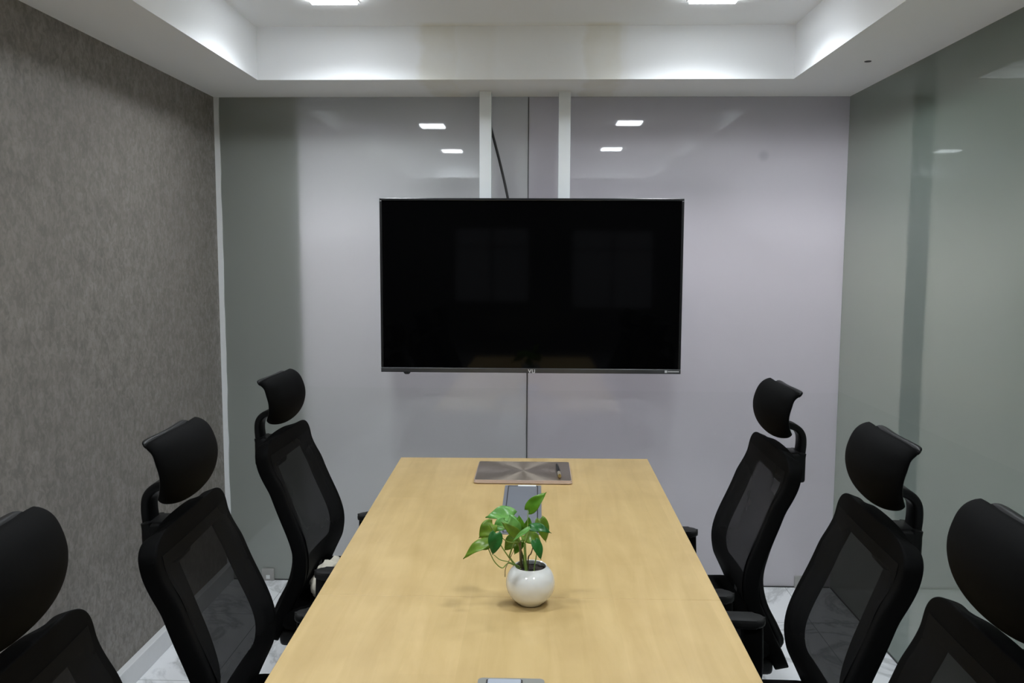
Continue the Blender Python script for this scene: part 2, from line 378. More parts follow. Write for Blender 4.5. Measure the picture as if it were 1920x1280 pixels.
# the rooms beyond the glass
struct('wall_outer_left', [(-OX-0.1, -OX, OY0, OY1, 0, OZ)], 'office_wall')
struct('wall_outer_right', [(OX, OX+0.1, OY0, OY1, 0, OZ)], 'office_wall')
struct('wall_outer_back', [(-OX, OX, OY1, OY1+0.1, 0, OZ)], 'office_wall')
struct('ceiling_outer', [(-OX, OX, OY0, OY1, OZ, OZ+0.1)], 'white_paint')
struct('added_light_blocker', [(-OX, OX, YB+0.41, YB+0.72, 2.15, OZ), (XR+0.19, XR+0.72, YR, YB+0.2, 2.13, OZ)], 'office_wall')  # unseen beams added to keep lamp light off the upper panes
struct('pillar_back', [(-1.75, -1.10, YB+0.045, YB+0.40, 0, OZ)], 'office_wall')
struct('pillar_side', [(XR+0.0125, XR+0.045, 3.150, 3.325, 0, OZ)], 'post')
# partitions that separate the neighbouring rooms from the open office
struct('wall_outer_front', [(XR+0.012, OX, YR-0.15, YR-0.05, 0, OZ), (-OX, XL-0.12, YR-0.15, YR-0.05, 0, OZ)], 'dark_wall')
W = [(-1.40, -0.10, 0.80, 2.09), (0.55, 1.95, 0.70, 2.05)]
rear = [(-OX, W[0][0], OY0-0.1, OY0, 0, OZ), (W[0][1], W[1][0], OY0-0.1, OY0, 0, OZ), (W[1][1], OX, OY0-0.1, OY0, 0, OZ)]
for x0, x1, z0, z1 in W: rear += [(x0, x1, OY0-0.1, OY0, 0, z0), (x0, x1, OY0-0.1, OY0, z1, OZ)]
struct('wall_outer_rear', rear, 'dark_wall')
for k, (x0, x1, z0, z1) in enumerate(W):
    fr = [(x0, x1, OY0-0.07, OY0-0.03, z0, z0+0.04), (x0, x1, OY0-0.07, OY0-0.03, z1-0.04, z1), (x0, x0+0.04, OY0-0.07, OY0-0.03, z0, z1), (x1-0.04, x1, OY0-0.07, OY0-0.03, z0, z1),
          ((x0+x1)/2-0.02, (x0+x1)/2+0.02, OY0-0.07, OY0-0.03, z0, z1), (x0, x1, OY0-0.07, OY0-0.03, z1-0.36, z1-0.33)]
    struct('window_%d' % (6+k), fr, 'dark_wall')

# ------------------------------------------------------------------ recessed LED panels
LIGHT = (0.89, 0.95, 1.0); WATTS = 7.6
M['led'] = emit('led_diffuser', LIGHT, 27.0)
M['led_back'] = emit('led_diffuser_neighbour', (0.97, 0.93, 1.0), 25.0); M['led_down'] = emit('led_downlight_neighbour', (0.93, 0.93, 1.0), 75.0); M['led_side'] = emit('led_diffuser_side_room', (1.0, 0.99, 0.95), 13.5)
M['led_office'] = emit('led_diffuser_office', (0.95, 0.97, 1.0), 14.0)
SPREAD = 143
def led(x, y, z, s, m, label, group, watts=0):
    t = thing('ceiling_light', label, 'ceiling light', (x, y, z), 0, group)
    b = nb(); h = s/2; f = 0.006
    bx(b, -h-f, h+f, -h-f, -h, -0.004, 0.0); bx(b, -h-f, h+f, h, h+f, -0.004, 0.0); bx(b, -h-f, -h, -h, h, -0.004, 0.0); bx(b, h, h+f, -h, h, -0.004, 0.0)
    obj('frame', b, 'white_plastic', t)
    b = nb(); bx(b, -h, h, -h, h, -0.013, 0.0, 0.002); obj('diffuser', b, m, t)
    if watts:
        ld = bpy.data.lights.new('led_lamp', 'AREA'); ld.shape = 'SQUARE'; ld.size = s*0.96; ld.energy = watts; ld.spread = math.radians(SPREAD); ld.color = LIGHT
        lo = bpy.data.objects.new('led_lamp', ld); C.objects.link(lo); lo.parent = t; lo.location = (0, 0, -0.0135)
    return t
for y, where in ((3.185, 'nearest the television'), (1.745, 'in the middle of the tray ceiling'), (0.30, 'at the camera end of the tray ceiling')):
    led(-0.76, y, HC, 0.17, 'led', 'square white recessed ceiling light on the left, ' + where, 'recessed tray ceiling lights', WATTS)
for y, where in ((3.195, 'nearest the television'), (1.88, 'in the middle of the tray ceiling'), (0.43, 'at the camera end of the tray ceiling')):
    led(0.64, y, HC, 0.17, 'led', 'square white recessed ceiling light on the right, ' + where, 'recessed tray ceiling lights', WATTS)
led(-0.60, 5.8, OZ, 1.0, 'led_back', 'ceiling light in the next room behind the left glass pane', 'lights in the neighbouring rooms')
led(1.40, 5.8, OZ, 1.0, 'led_back', 'ceiling light in the next room behind the right glass pane', 'lights in the neighbouring rooms')
led(-0.95, 4.58, 2.15, 0.14, 'led_down', 'small downlight in the added light-blocking beam behind the left glass pane', 'downlights in the next room')
led(1.28, 4.58, 2.15, 0.14, 'led_down', 'small downlight in the added light-blocking beam behind the right glass pane', 'downlights in the next room')
led(3.30, 3.25, OZ, 1.0, 'led_side', 'ceiling light in the room behind the right side glass', 'lights in the neighbouring rooms')
for x, y, lab in ((-2.0, -5.4, 'far left office ceiling light behind the camera'), (-1.0, -5.1, 'second office ceiling light behind the camera'), (0.75, -4.9, 'third office ceiling light behind the camera'), (1.35, -5.1, 'far right office ceiling light behind the camera'), (1.5, -2.7, 'nearest office ceiling light behind the camera')):
    led(x, y, OZ, 0.3, 'led_office', lab, 'open office ceiling lights')
b = nb(); lathe(b, [(0, -0.002), (0.011, -0.002), (0.013, 0.0), (0.0, 0.0)], n=20)
o = obj('ceiling_sensor', b, 'gasket', smooth=True); o.location = (1.228, 3.306, HS)
tag(o, 'tiny dark round sensor hole in the right ceiling soffit', 'sensor')

# glass clamps at the floor
for x, lab in ((-1.300, 'square steel glass clamp at the floor under the left glass pane'), (1.272, 'square steel glass clamp at the floor under the right glass pane')):
    t = thing('glass_clamp', lab, 'clamp', (x, YB, 0), 0, 'floor clamps of the glass wall')
    b = nb(); bx(b, -0.030, 0.030, -0.012, -0.002, 0.0, 0.060, 0.002); obj('plate', b, 'steel', t)
    b = nb(); bx(b, -0.009, 0.009, -0.0135, -0.012, 0.010, 0.028); o = obj('screw_cover', b, 'white_plastic', t); o['label'] = 'small white square screw cover'

# ------------------------------------------------------------------ television on ceiling poles
YT = 3.80   # screen plane
t = thing('tv_mount', 'pair of white square poles hanging from the soffit, carrying the television', 'mount', (-0.058, 3.885, HS))
for x in (-0.2335, 0.118):
    b = nb(); bx(b, x-0.0265+0.058, x+0.0265+0.058, -0.025, 0.025, 1.30-HS, 0.0, 0.002); obj('pole', b, 'pole', t)
b = nb(); bx(b, -0.28, 0.28, -0.033, -0.025, 1.52-HS, 1.56-HS); bx(b, -0.28, 0.28, -0.033, -0.025, 1.34-HS, 1.38-HS); obj('cross_rail', b, 'gasket', t)
X0, X1, Z0, Z1 = -0.6995, 0.6430, 1.0555, 1.8305
t = thing('television', 'large black flat screen television hung in front of the glass wall', 'television', (-0.028, YT, (Z0+Z1)/2))
hw, hh = (X1-X0)/2, (Z1-Z0)/2
b = nb(); bx(b, -hw+0.004, hw-0.004, 0.012, 0.052, -hh+0.003, hh-0.003, 0.006); obj('housing', b, 'tv_bezel', t)
b = nb(); e = 0.011; lo = 0.021
bx(b, -hw, hw, -0.004, 0.014, hh-e, hh, 0.002); bx(b, -hw, -hw+e, -0.004, 0.014, -hh+lo, hh-e, 0.002); bx(b, hw-e, hw, -0.004, 0.014, -hh+lo, hh-e, 0.002)
obj('bezel', b, 'tv_bezel', t)
b = nb(); bx(b, -hw, hw, -0.006, 0.014, -hh, -hh+lo, 0.002); st = obj('bottom_bezel', b, 'tv_strip', t); st['label'] = 'grey metallic bottom strip'
b = nb(); bx(b, -hw+e, hw-e, 0.0, 0.012, -hh+lo, hh-e); obj('screen', b, 'tv_screen', t)
b = nb(); lathe(b, [(0, -0.012), (0.010, -0.011), (0.016, -0.004), (0.017, 0.0), (0, 0.0)], n=24); o = obj('remote_sensor', b, 'tv_bezel', t, smooth=True); o.location = (-0.555, 0.002, -hh+0.002)
def text(name, s, size, m, parent, loc, rx=PI/2, ext=0.0004):
    cu = bpy.data.curves.new(name, 'FONT'); cu.body = s; cu.size = size; cu.extrude = ext; cu.align_x = 'CENTER'; cu.align_y = 'CENTER'
    tmp = bpy.data.objects.new(name, cu); C.objects.link(tmp)
    me = bpy.data.meshes.new_from_object(tmp.evaluated_get(bpy.context.evaluated_depsgraph_get()))
    bpy.data.objects.remove(tmp)
    me.materials.clear(); me.materials.append(M[m])
    o = bpy.data.objects.new(name, me); C.objects.link(o); o.parent = parent; o.location = loc; o.rotation_euler = (rx, 0, 0)
    return o
text('maker_logo', 'vu', 0.036, 'logo', t, (0.007, -0.0066, -hh+0.0115))
b = nb()
x = hw-0.067
for w in (0.004, 0.0035, 0.0045, 0.004, 0.003, 0.0035, 0.004, 0.003, 0.0045, 0.004):
    bx(b, x+0.010, x+0.010+w, -0.0068, -0.006, -hh+0.0085, -hh+0.0135); x += w+0.0012
for i in range(1): 
    bx(b, hw-0.071, hw-0.060, -0.0068, -0.006, -hh+0.006, -hh+0.016, 0.0)
obj('feature_badge', b, 'logo', t)

pts = smooth_path([(-0.232, 3.945, 2.29), (-0.228, 3.94, 2.22), (-0.208, 3.935, 2.135), (-0.172, 3.93, 2.00), (-0.135, 3.92, 1.84), (-0.115, 3.90, 1.70), (-0.11, 3.87, 1.60)])
b = nb(); sweep(b, pts, circ(0.006, 10), side=(0, 1, 0)); tag(obj('cable', b, 'cable', smooth=True), 'black cable slanting down behind the left pole to the television', 'cable')

# ------------------------------------------------------------------ conference table
TZ = 0.75
def ex(y, side): return (-0.555+0.0171*(3.438-y)) if side < 0 else (0.458-0.0070*(3.455-y))
t = thing('conference_table', 'long light maple conference table in the middle of the room', 'table', (-0.04, 2.0, 0))
def tp(x, y): return (x+0.04, y-2.0)
b = nb(); prism(b, [tp(ex(2.0008, -1), 2.0008), tp(ex(2.0008, 1), 2.0008), tp(0.458, 3.455), tp(-0.555, 3.438)], TZ-0.025, TZ, 0.0012, 1); obj('tabletop', b, 'maple', t)
b = nb(); prism(b, [tp(ex(0.55, -1), 0.55), tp(ex(0.55, 1), 0.55), tp(ex(1.9992, 1), 1.9992), tp(ex(1.9992, -1), 1.9992)], TZ-0.025, TZ, 0.0012, 1); obj('tabletop', b, 'maple', t)
for y in (0.72, 3.26):
    for x in (-0.42, 0.34):
        b = nb(); bx(b, *[v for v in (x+0.04-0.03, x+0.04+0.03, y-2.03, y-1.97)], 0, TZ-0.065, 0.002); obj('leg', b, 'alu_rim', t)
    b = nb(); bx(b, -0.41, 0.41, y-2.03, y-1.97, TZ-0.065, TZ-0.025, 0.002); obj('cross_beam', b, 'alu_rim', t)
b = nb(); bx(b, -0.06, 0.06, -1.25, 1.23, TZ-0.065, TZ-0.0255); obj('centre_beam', b, 'alu_rim', t)
b = nb(); bx(b, -0.06, 0.06, -0.10, 0.10, 0, TZ-0.065, 0.004); obj('cable_column', b, 'alu_rim', t)

def power_box(y0, y1, label, light):
    t = thing('power_box', label, 'power box', (-0.045, (y0+y1)/2, TZ), 0, 'power boxes let into the table')
    h = (y1-y0)/2; w = 0.0645
    b = nb(); prism(b, rrect(-w, w, -h, h, 0.008 if light else 0.003), 0.0, 0.003, 0.001); obj('frame', b, 'alu_rim' if light else 'alu', t)
    x0, x1 = (-0.045, 0.019) if light else (-0.050, 0.050)
    b = nb(); prism(b, rrect(x0-0.0035, x1+0.0035, -h+0.010, h-0.006, 0.004), 0.0030, 0.0034); obj('gap', b, 'gasket', t)
    b = nb(); prism(b, rrect(x0, x1, -h+0.012, h-0.008 if light else h-0.020, 0.003), 0.0032, 0.0052, 0.0008); obj('flap', b, 'alu_light' if light else 'alu', t)
    if not light:
        b = nb(); bx(b, -0.018, 0.047, h-0.021, h-0.004, 0.0032, 0.0056); o = obj('slot_cover', b, 'white_plastic', t); o['label'] = 'white slot strip'
power_box(2.47, 3.014, 'grey flip-lid power box in the table behind the potted plant', False)
power_box(1.05, 1.594, 'grey power box in the table at the camera end, cut by the frame edge', True)

# ------------------------------------------------------------------ laptop and pen
t = thing('laptop', 'closed bronze laptop with spun metal lid at the far end of the table', 'laptop', (-0.0465, 3.182, TZ), 0.0)
w, d = 0.179, 0.145
for x in (-0.14, 0.14):
    for y in (-0.11, 0.11):
        b = nb(); bx(b, x-0.015, x+0.015, y-0.005, y+0.005, 0.0002, 0.003); obj('foot', b, 'rubber', t)
b = nb(); prism(b, rrect(-w, w, -d, d, 0.010), 0.003, 0.0085, 0.0015); obj('base', b, 'rose', t, smooth=True)
b = nb(); prism(b, rrect(-w+0.001, w-0.001, -d+0.002, d-0.001, 0.009), 0.0090, 0.0145, 0.0012); obj('lid_edge', b, 'rose', t, smooth=True)
b = nb(); prism(b, rrect(-w+0.0025, w-0.0025, -d+0.0035, d-0.0025, 0.009), 0.0140, 0.0152, 0.0004); obj('lid', b, 'lid', t)
t = thing('pen', 'short black pen with pale gold tip lying on the laptop lid', 'pen', (0.0855, 3.157, TZ+0.0152+0.0067), 0)
a = Vector((-0.0035, 0.10, 0)); c = Vector((0.0035, -0.10, 0))
def along(f0, f1, n=6): return [a.lerp(c, f0+(f1-f0)*i/n) for i in range(n+1)]
b = nb(); sweep(b, along(0.0, 0.64), circ(0.0065, 14), scale=[0.55, 0.72, 0.85, 0.95, 1, 1, 1]); obj('barrel', b, 'pen_black', t, smooth=True)
b = nb(); sweep(b, along(0.64, 0.86), circ(0.0066, 14)); obj('grip', b, 'pen_silver', t, smooth=True)
b = nb(); sweep(b, along(0.86, 1.0), circ(0.0066, 14), scale=[1, 0.97, 0.9, 0.75, 0.55, 0.35, 0.12]); obj('tip', b, 'pen_gold', t, smooth=True)

# ------------------------------------------------------------------ potted plant
PX, PY = -0.011, 1.968
t = thing('potted_plant', 'green trailing pothos in a round white ceramic pot on the table', 'plant', (PX, PY, TZ))
b = nb(); prof = [(0, 0.0), (0.026, 0.0), (0.031, 0.002)]
for i in range(1, 15):
    a = math.radians(-58 + i*(58+48)/14); prof.append((0.0585*math.cos(a), 0.0505+0.0545*math.sin(a)))
prof += [(0.0385, 0.0925), (0.0365, 0.0915), (0.0375, 0.086), (0.042, 0.078), (0.0, 0.078)]
lathe(b, prof, n=64); obj('pot', b, 'pot', t, smooth=True)
b = nb(); rng = random.Random(5); R = []
for i in range(7):
    r = 0.0405*i/6
    R.append([b.verts.new((r*math.cos(2*PI*k/28), r*math.sin(2*PI*k/28), 0.0795+rng.uniform(-0.0015, 0.0025))) for k in range(28)])
for i in range(6):
    for k in range(28): b.faces.new((R[i][k], R[i][(k+1) % 28], R[i+1][(k+1) % 28], R[i+1][k]))
bmesh.ops.remove_doubles(b, verts=b.verts, dist=0.0001)
obj('soil', b, 'soil', t)
def rel(p): return Vector((p[0]-PX, p[1]-PY, p[2]-TZ))
stems = [([(-0.020, 1.955, 0.823), (-0.023, 1.96, 0.856), (-0.025, 1.97, 0.894)], 0.0042, 'stem'),
 ([(-0.032, 1.985, 0.824), (-0.035, 1.98, 0.866), (-0.036, 1.975, 0.899)], 0.0038, 'stem_b'),
 ([(-0.024, 1.99, 0.824), (-0.030, 1.985, 0.86), (-0.046, 1.975, 0.906)], 0.003, 'stem'),
 ([(-0.036, 1.975, 0.826), (-0.059, 1.97, 0.858), (-0.059, 1.97, 0.871), (-0.049, 1.97, 0.899)], 0.0024, 'stem'),
 ([(-0.034, 1.97, 0.832), (-0.062, 1.965, 0.848), (-0.078, 1.96, 0.838), (-0.096, 1.955, 0.855), (-0.110, 1.952, 0.886)], 0.0016, 'stem'),
 ([(-0.036, 1.97, 0.838), (-0.062, 1.965, 0.851), (-0.083, 1.965, 0.856), (-0.098, 1.965, 0.868)], 0.0014, 'stem'),
 ([(-0.071, 1.955, 0.818), (-0.070, 1.957, 0.837), (-0.062, 1.962, 0.855), (-0.050, 1.97, 0.88)], 0.0010, 'stem_b'),
 ([(-0.003, 1.955, 0.822), (-0.001, 1.96, 0.845), (0.003, 1.965, 0.872), (0.000, 1.95, 0.905)], 0.0018, 'stem'),
 ([(-0.017, 1.975, 0.824), (-0.016, 1.97, 0.861), (-0.009, 1.96, 0.876), (-0.002, 1.935, 0.915)], 0.0018, 'stem_b'),
 ([(-0.036, 1.975, 0.899), (-0.069, 1.975, 0.927), (-0.101, 1.972, 0.939)], 0.0013, 'stem'),
 ([(-0.025, 1.97, 0.894), (-0.019, 1.985, 0.922), (-0.018, 2.008, 0.966)], 0.0012, 'stem'),
 ([(-0.061, 1.97, 0.858), (-0.081, 1.965, 0.891), (-0.108, 1.96, 0.944)], 0.0016, 'stem'),
 ([(-0.025, 1.97, 0.894), (-0.017, 1.967, 0.917), (-0.013, 1.96, 0.938)], 0.0014, 'stem'),
 ([(-0.036, 1.975, 0.899), (-0.012, 2.0, 0.905), (0.013, 2.02, 0.937)], 0.0013, 'stem'),
 ([(-0.036, 1.975, 0.896), (-0.066, 1.95, 0.906), (-0.089, 1.92, 0.938)], 0.0013, 'stem'),
 ([(-0.036, 1.975, 0.896), (-0.040, 1.965, 0.912), (-0.039, 1.95, 0.922)], 0.0014, 'stem'),
 ([(-0.036, 1.975, 0.896), (-0.045, 2.0, 0.925), (-0.054, 2.028, 0.946)], 0.0013, 'stem'),
 ([(-0.030, 1.975, 0.896), (-0.033, 1.995, 0.903), (-0.035, 2.01, 0.911)], 0.0014, 'stem'),
 ([(-0.036, 1.975, 0.893), (-0.044, 1.99, 0.895), (-0.049, 1.992, 0.916)], 0.0014, 'stem'),
 ([(-0.025, 1.975, 0.894), (-0.020, 1.99, 0.905), (-0.018, 2.0, 0.922)], 0.0012, 'stem')]
for P, r, m in stems:
    b = nb(); sp = smooth_path([rel(p) for p in P], 6); sweep(b, sp, circ(r, 8), scale=[1-0.3*i/(len(sp)-1) for i in range(len(sp))]); obj('stem', b, m, t, smooth=True)
def leaf(P, T, w, m, n=(0, -0.75, 0.66), droop=0.12, fold=0.22, heart=1.0):
    P, T = rel(P), rel(T); d = T-P; L = d.length; x = d.normalized(); n = Vector(n); n = (n-x*n.dot(x)).normalized(); s = n.cross(x)
    b = nb(); NU, NV = 14, 8; G = []
    for i in range(NU+1):
        u = i/NU
        hw = w/2*(math.sin(PI*min(1, u*0.97+0.03)**0.62))**0.85*(1-0.25*u)
        if u > 0.86: hw *= max(0.02, (1-u)/0.14)**0.75
        row = []
        for j in range(NV+1):
            v = j/NV*2-1
            back = -0.16*heart*w*(abs(v)**1.5)*max(0, 1-u*3.2)
            q = P + x*(u*L+back) + s*(v*hw) + n*(fold*hw*abs(v) - 0.35*fold*hw*v*v + droop*L*(math.sin(PI*u)*0.8))
            q = q + n*(0.035*w*math.sin(9*u+3*v))
            row.append(b.verts.new(q))
        G.append(row)
    for i in range(NU):
        for j in range(NV): b.faces.new((G[i][j], G[i+1][j], G[i+1][j+1], G[i][j+1]))
    o = obj('leaf', b, m, t, smooth='all')
    md = o.modifiers.new('Thickness', 'SOLIDIFY'); md.thickness = 0.0005
    return o
U = (0, -0.45, 0.9)
for P, T, w, m, n, dr in [
 ((-0.017, 2.010, 0.963), (0.026, 2.010, 1.009), 0.036, 'leaf_mid', (-0.35, -0.85, 0.35), 0.08),
 ((-0.052, 2.030, 0.944), (-0.122, 2.025, 0.940), 0.052, 'leaf_pale', (0, -0.55, 0.8), 0.16),
 ((-0.101, 1.970, 0.941), (-0.134, 1.965, 0.908), 0.042, 'leaf_olive', (-0.1, -0.9, 0.35), 0.10),
 ((-0.107, 1.950, 0.907), (-0.169, 1.940, 0.866), 0.036, 'leaf_olive', (-0.2, -0.55, 0.8), 0.12),
 ((-0.091, 1.920, 0.936), (-0.098, 1.915, 0.885), 0.037, 'leaf_dark', (0.15, -0.95, 0.1), 0.10),
 ((-0.039, 1.950, 0.921), (-0.080, 1.945, 0.955), 0.026, 'leaf_olive', (-0.1, -0.85, 0.3), 0.10),
 ((-0.049, 1.990, 0.915), (-0.062, 1.995, 0.957), 0.040, 'leaf_pale', (0.2, -0.8, 0.5), 0.10),
 ((-0.035, 2.010, 0.909), (-0.040, 2.015, 0.950), 0.030, 'leaf_mid', (0, -0.9, 0.3), 0.08),
 ((-0.018, 2.000, 0.920), (-0.015, 2.000, 0.951), 0.022, 'leaf_mid', (0, -0.95, 0.2), 0.06),
 ((-0.013, 1.960, 0.937), (0.038, 1.955, 0.926), 0.028, 'leaf_dark', (0.1, -0.6, 0.8), 0.20),
 ((0.011, 2.020, 0.940), (0.026, 2.015, 0.883), 0.036, 'leaf_olive', (0.25, -0.9, 0.25), 0.10),
 ((-0.024, 1.990, 0.910), (0.016, 1.985, 0.887), 0.040, 'leaf_olive', (0.1, -0.7, 0.6), 0.14),
 ((-0.002, 1.930, 0.917), (0.014, 1.925, 0.871), 0.027, 'leaf_dark', (0.4, -0.85, 0.2), 0.12),
 ((-0.013, 1.930, 0.946), (-0.054, 1.928, 0.912), 0.015, 'leaf_pale', (-0.5, -0.6, 0.6), 0.06),
 ((-0.047, 2.000, 0.900), (-0.074, 1.995, 0.868), 0.036, 'leaf_olive', (0, -0.85, 0.4), 0.10),
 ((-0.035, 2.010, 0.888), (-0.050, 2.008, 0.854), 0.026, 'leaf_mid', (0, -0.9, 0.3), 0.08),
 ((-0.072, 1.990, 0.942), (-0.101, 1.985, 0.918), 0.034, 'leaf_pale', (0, -0.8, 0.5), 0.10),
 ((-0.108, 1.962, 0.899), (-0.142, 1.958, 0.884), 0.030, 'leaf_olive', (0.1, -0.8, 0.5), 0.12)]:
    leaf(P, T, w, m, n, dr)

# ------------------------------------------------------------------ office chairs
def lerp_tab(tab, z):
    if z <= tab[0][0]: return tab[0][1]
    for (a, p), (c, q) in zip(tab, tab[1:]):
        if z <= c:
            k = (z-a)/(c-a); return p+(q-p)*k
    return tab[-1][1]
OFF = 0.21   # from the gas column to the lumbar line
BACK = [(0.385, 0.112), (0.42, 0.092), (0.47, 0.066), (0.53, 0.040), (0.585, 0.013), (0.615, 0.003), (0.645, 0.0), (0.68, 0.003), (0.72, 0.012), (0.83, 0.061), (0.90, 0.084), (0.945, 0.097), (0.99, 0.105), (1.04, 0.112)]
HALF = [(0.385, 0.165), (0.393, 0.203), (0.408, 0.231), (0.44, 0.241), (0.53, 0.241), (0.645, 0.243), (0.75, 0.235), (0.85, 0.228), (0.92, 0.228), (0.955, 0.230), (0.975, 0.229), (0.992, 0.220), (1.006, 0.200), (1.015, 0.170), (1.020, 0.125)]
def bp(c, z, off=0.0):
    """point on the backrest: c in -1..1 across, z up, off behind the front face"""
    hw = lerp_tab(HALF, z)
    k = min(1.0, max(0.0, (z-0.875)/0.06)); k = k*k*(3-2*k)      # the top corners wrap backwards
    return Vector((-OFF-lerp_tab(BACK, z)-off+0.012*c*c*(1-k)-0.004*k*abs(c)**3, c*hw, z))
ZR = [0.385, 0.393, 0.408, 0.44, 0.48, 0.52, 0.555, 0.585, 0.60, 0.65, 0.70, 0.75, 0.80, 0.85, 0.88, 0.91, 0.94, 0.958, 0.975, 0.992, 1.006, 1.015, 1.020]
CR = [-1, -0.96, -0.85, -0.74, -0.70, -0.5, -0.25, 0, 0.25, 0.5, 0.70, 0.74, 0.85, 0.96, 1]
def make_chair(name, label):
    t = thing(name, label, 'chair', group='black office chairs around the table')
    # padded border of the back
    b = nb(); V = {}
    def g(i, j):
        if (i, j) not in V: V[(i, j)] = b.verts.new(bp(CR[j], ZR[i]))
        return V[(i, j)]
    for i in range(len(ZR)-1):
        for j in range(len(CR)-1):
            inner = ZR[i] >= 0.60 and ZR[i+1] <= 0.945 and abs(CR[j]) <= 0.74 and abs(CR[j+1]) <= 0.74
            if not inner: b.faces.new((g(i, j), g(i, j+1), g(i+1, j+1), g(i+1, j)))
    o = obj('backrest_frame', b, 'chair_fabric', t, smooth='all')
    # front faces must look towards +x so the thickness goes to the back
    s = sum(p.normal.x for p in o.data.polygons)
    if s < 0: o.data.flip_normals()
    md = o.modifiers.new('Thickness', 'SOLIDIFY'); md.thickness = 0.040; md.offset = -1
    md = o.modifiers.new('Subdivision', 'SUBSURF'); md.levels = 1; md.render_levels = 2
    bo = o
    b = nb()
    for k in range(3): 
        c = bp(0.02+0.045*k, 0.568, -0.0015); bx(b, c.x-0.001, c.x+0.0015, c.y-0.0016, c.y+0.0016, c.z-0.011, c.z+0.011)
    o = obj('emblem', b, 'chair_logo', bo); o['label'] = 'three small grey upright bars'
    b = nb(); zz = [0.570+0.0213*i for i in range(20)]; cc = [-0.88+1.76*j/14 for j in range(15)]
    G = [[b.verts.new(bp(c, z, -0.0012)) for c in cc] for z in zz]
    for i in range(19):
        for j in range(14): b.faces.new((G[i][j], G[i][j+1], G[i+1][j+1], G[i+1][j]))
    obj('mesh_panel', b, 'chair_mesh', t, smooth='all')
    # spine behind the back, curling forward under the seat
    P = smooth_path([Vector((-OFF-bb, 0, z)) for bb, z in ((0.200, 0.99), (0.192, 0.94), (0.172, 0.88), (0.135, 0.78), (0.100, 0.68), (0.085, 0.60), (0.100, 0.52), (0.140, 0.44), (0.150, 0.395), (0.08, 0.362), (-0.05, 0.365))], 5)
    b = nb(); sweep(b, P, obox(0.085, 0.026), side=(0, 1, 0)); obj('spine', b, 'chair_plastic', t, smooth=True)
    b = nb(); bx(b, -OFF-0.212, -OFF-0.130, -0.042, 0.042, 0.900, 0.992, 0.010, 3); obj('headrest_block', b, 'chair_plastic', t, smooth=True)
    # headrest and its curved arm
    P = smooth_path([Vector((-OFF-bb, 0, z)) for bb, z in ((0.202, 0.97), (0.206, 1.015), (0.202, 1.045), (0.185, 1.064), (0.160, 1.073), (0.132, 1.088), (0.118, 1.115))], 5)
    b = nb(); sweep(b, P, obox(0.058, 0.020), side=(0, 1, 0)); obj('headrest_arm', b, 'chair_plastic', t, smooth=True)
    path = smooth_path([Vector((bb, 0, z)) for bb, z in ((0.176, 1.172), (0.150, 1.184), (0.119, 1.174), (0.103, 1.150), (0.096, 1.120), (0.101, 1.088), (0.116, 1.063), (0.137, 1.046))], 3)
    def headpad(nm, m, th0, th1, shrink, shift):
        b = nb(); nP = len(path); rows_f = []; rows_b = []; NC = 16
        for i, p in enumerate(path):
            f = i/(nP-1)
            tg = (path[min(i+1, nP-1)]-path[max(i-1, 0)]).normalized(); nrm = Vector((tg.z, 0, -tg.x))      # towards the sitter (smaller b)
            if nrm.x > 0: nrm = -nrm
            g = 2*f-1
            hw = (0.153 - 0.016*max(0, g))*shrink*max(0.02, 1-abs(g)**(3.2 if g < 0 else 2.6))**0.38
            rf, rb = [], []
            for j in range(NC+1):
                c = math.sin((j/NC*2-1)*PI/2*0.96)/math.sin(PI/2*0.96)
                edge = max(0.0, 1-abs(c)**4)**0.5
                fe = max(0.0, 1-abs(2*f-1)**2.2)**0.5
                base = p + Vector((0.024*abs(c)**2.2*min(1, 0.3+1.6*f), 0, 0))
                q1 = base + nrm*(th0*(0.10+0.90*edge*(0.25+0.75*fe))+shift); q2 = base - nrm*(th1*(0.35+0.65*edge*fe)) + nrm*shift
                rf.append(b.verts.new((-OFF-q1.x, c*hw, q1.z))); rb.append(b.verts.new((-OFF-q2.x, c*hw, q2.z)))
            rows_f.append(rf); rows_b.append(rb)
        for R in (rows_f, rows_b):
            for i in range(nP-1):
                for j in range(NC): b.faces.new((R[i][j], R[i][j+1], R[i+1][j+1], R[i+1][j]))
        for i in range(nP-1):
            for j in (0, NC): b.faces.new((rows_f[i][j], rows_f[i+1][j], rows_b[i+1][j], rows_b[i][j]))
        for j in range(NC):
            for i in (0, nP-1): b.faces.new((rows_f[i][j], rows_f[i][j+1], rows_b[i][j+1], rows_b[i][j]))
        bmesh.ops.remove_doubles(b, verts=b.verts, dist=0.0003)
        return obj(nm, b, m, t, smooth='all', sub=1)
    headpad('headrest', 'chair_fabric', 0.026, 0.012, 1.0, 0.0)
    headpad('headrest_shell', 'chair_plastic', -0.002, 0.0150, 0.988, 0.0)
    # seat
    b = nb(); pts = rrect(-0.302, 0.235, -0.245, 0.245, 0.045, 6)
    lay = [(0.86, 0.440), (0.965, 0.446), (1.0, 0.462), (1.0, 0.488), (0.975, 0.505), (0.90, 0.515), (0.7, 0.516), (0.35, 0.511), (0.0, 0.509)]
    R = []
    for k, z in lay:
        if k == 0: R.append([b.verts.new((0, 0, z))])
        else: R.append([b.verts.new((x*k, y*k, z - (0.02*max(0, (x-0.12)/0.115)**2 if z > 0.45 else 0))) for x, y in pts])
    n = len(pts)
    for A, B in zip(R, R[1:]):
        for i in range(n):
            j = (i+1) % n
            if len(B) == 1: b.faces.new((A[i], A[j], B[0]))
            else: b.faces.new((A[i], A[j], B[j], B[i]))
    b.faces.new(R[0][::-1]); obj('seat', b, 'chair_fabric', t, smooth=True)
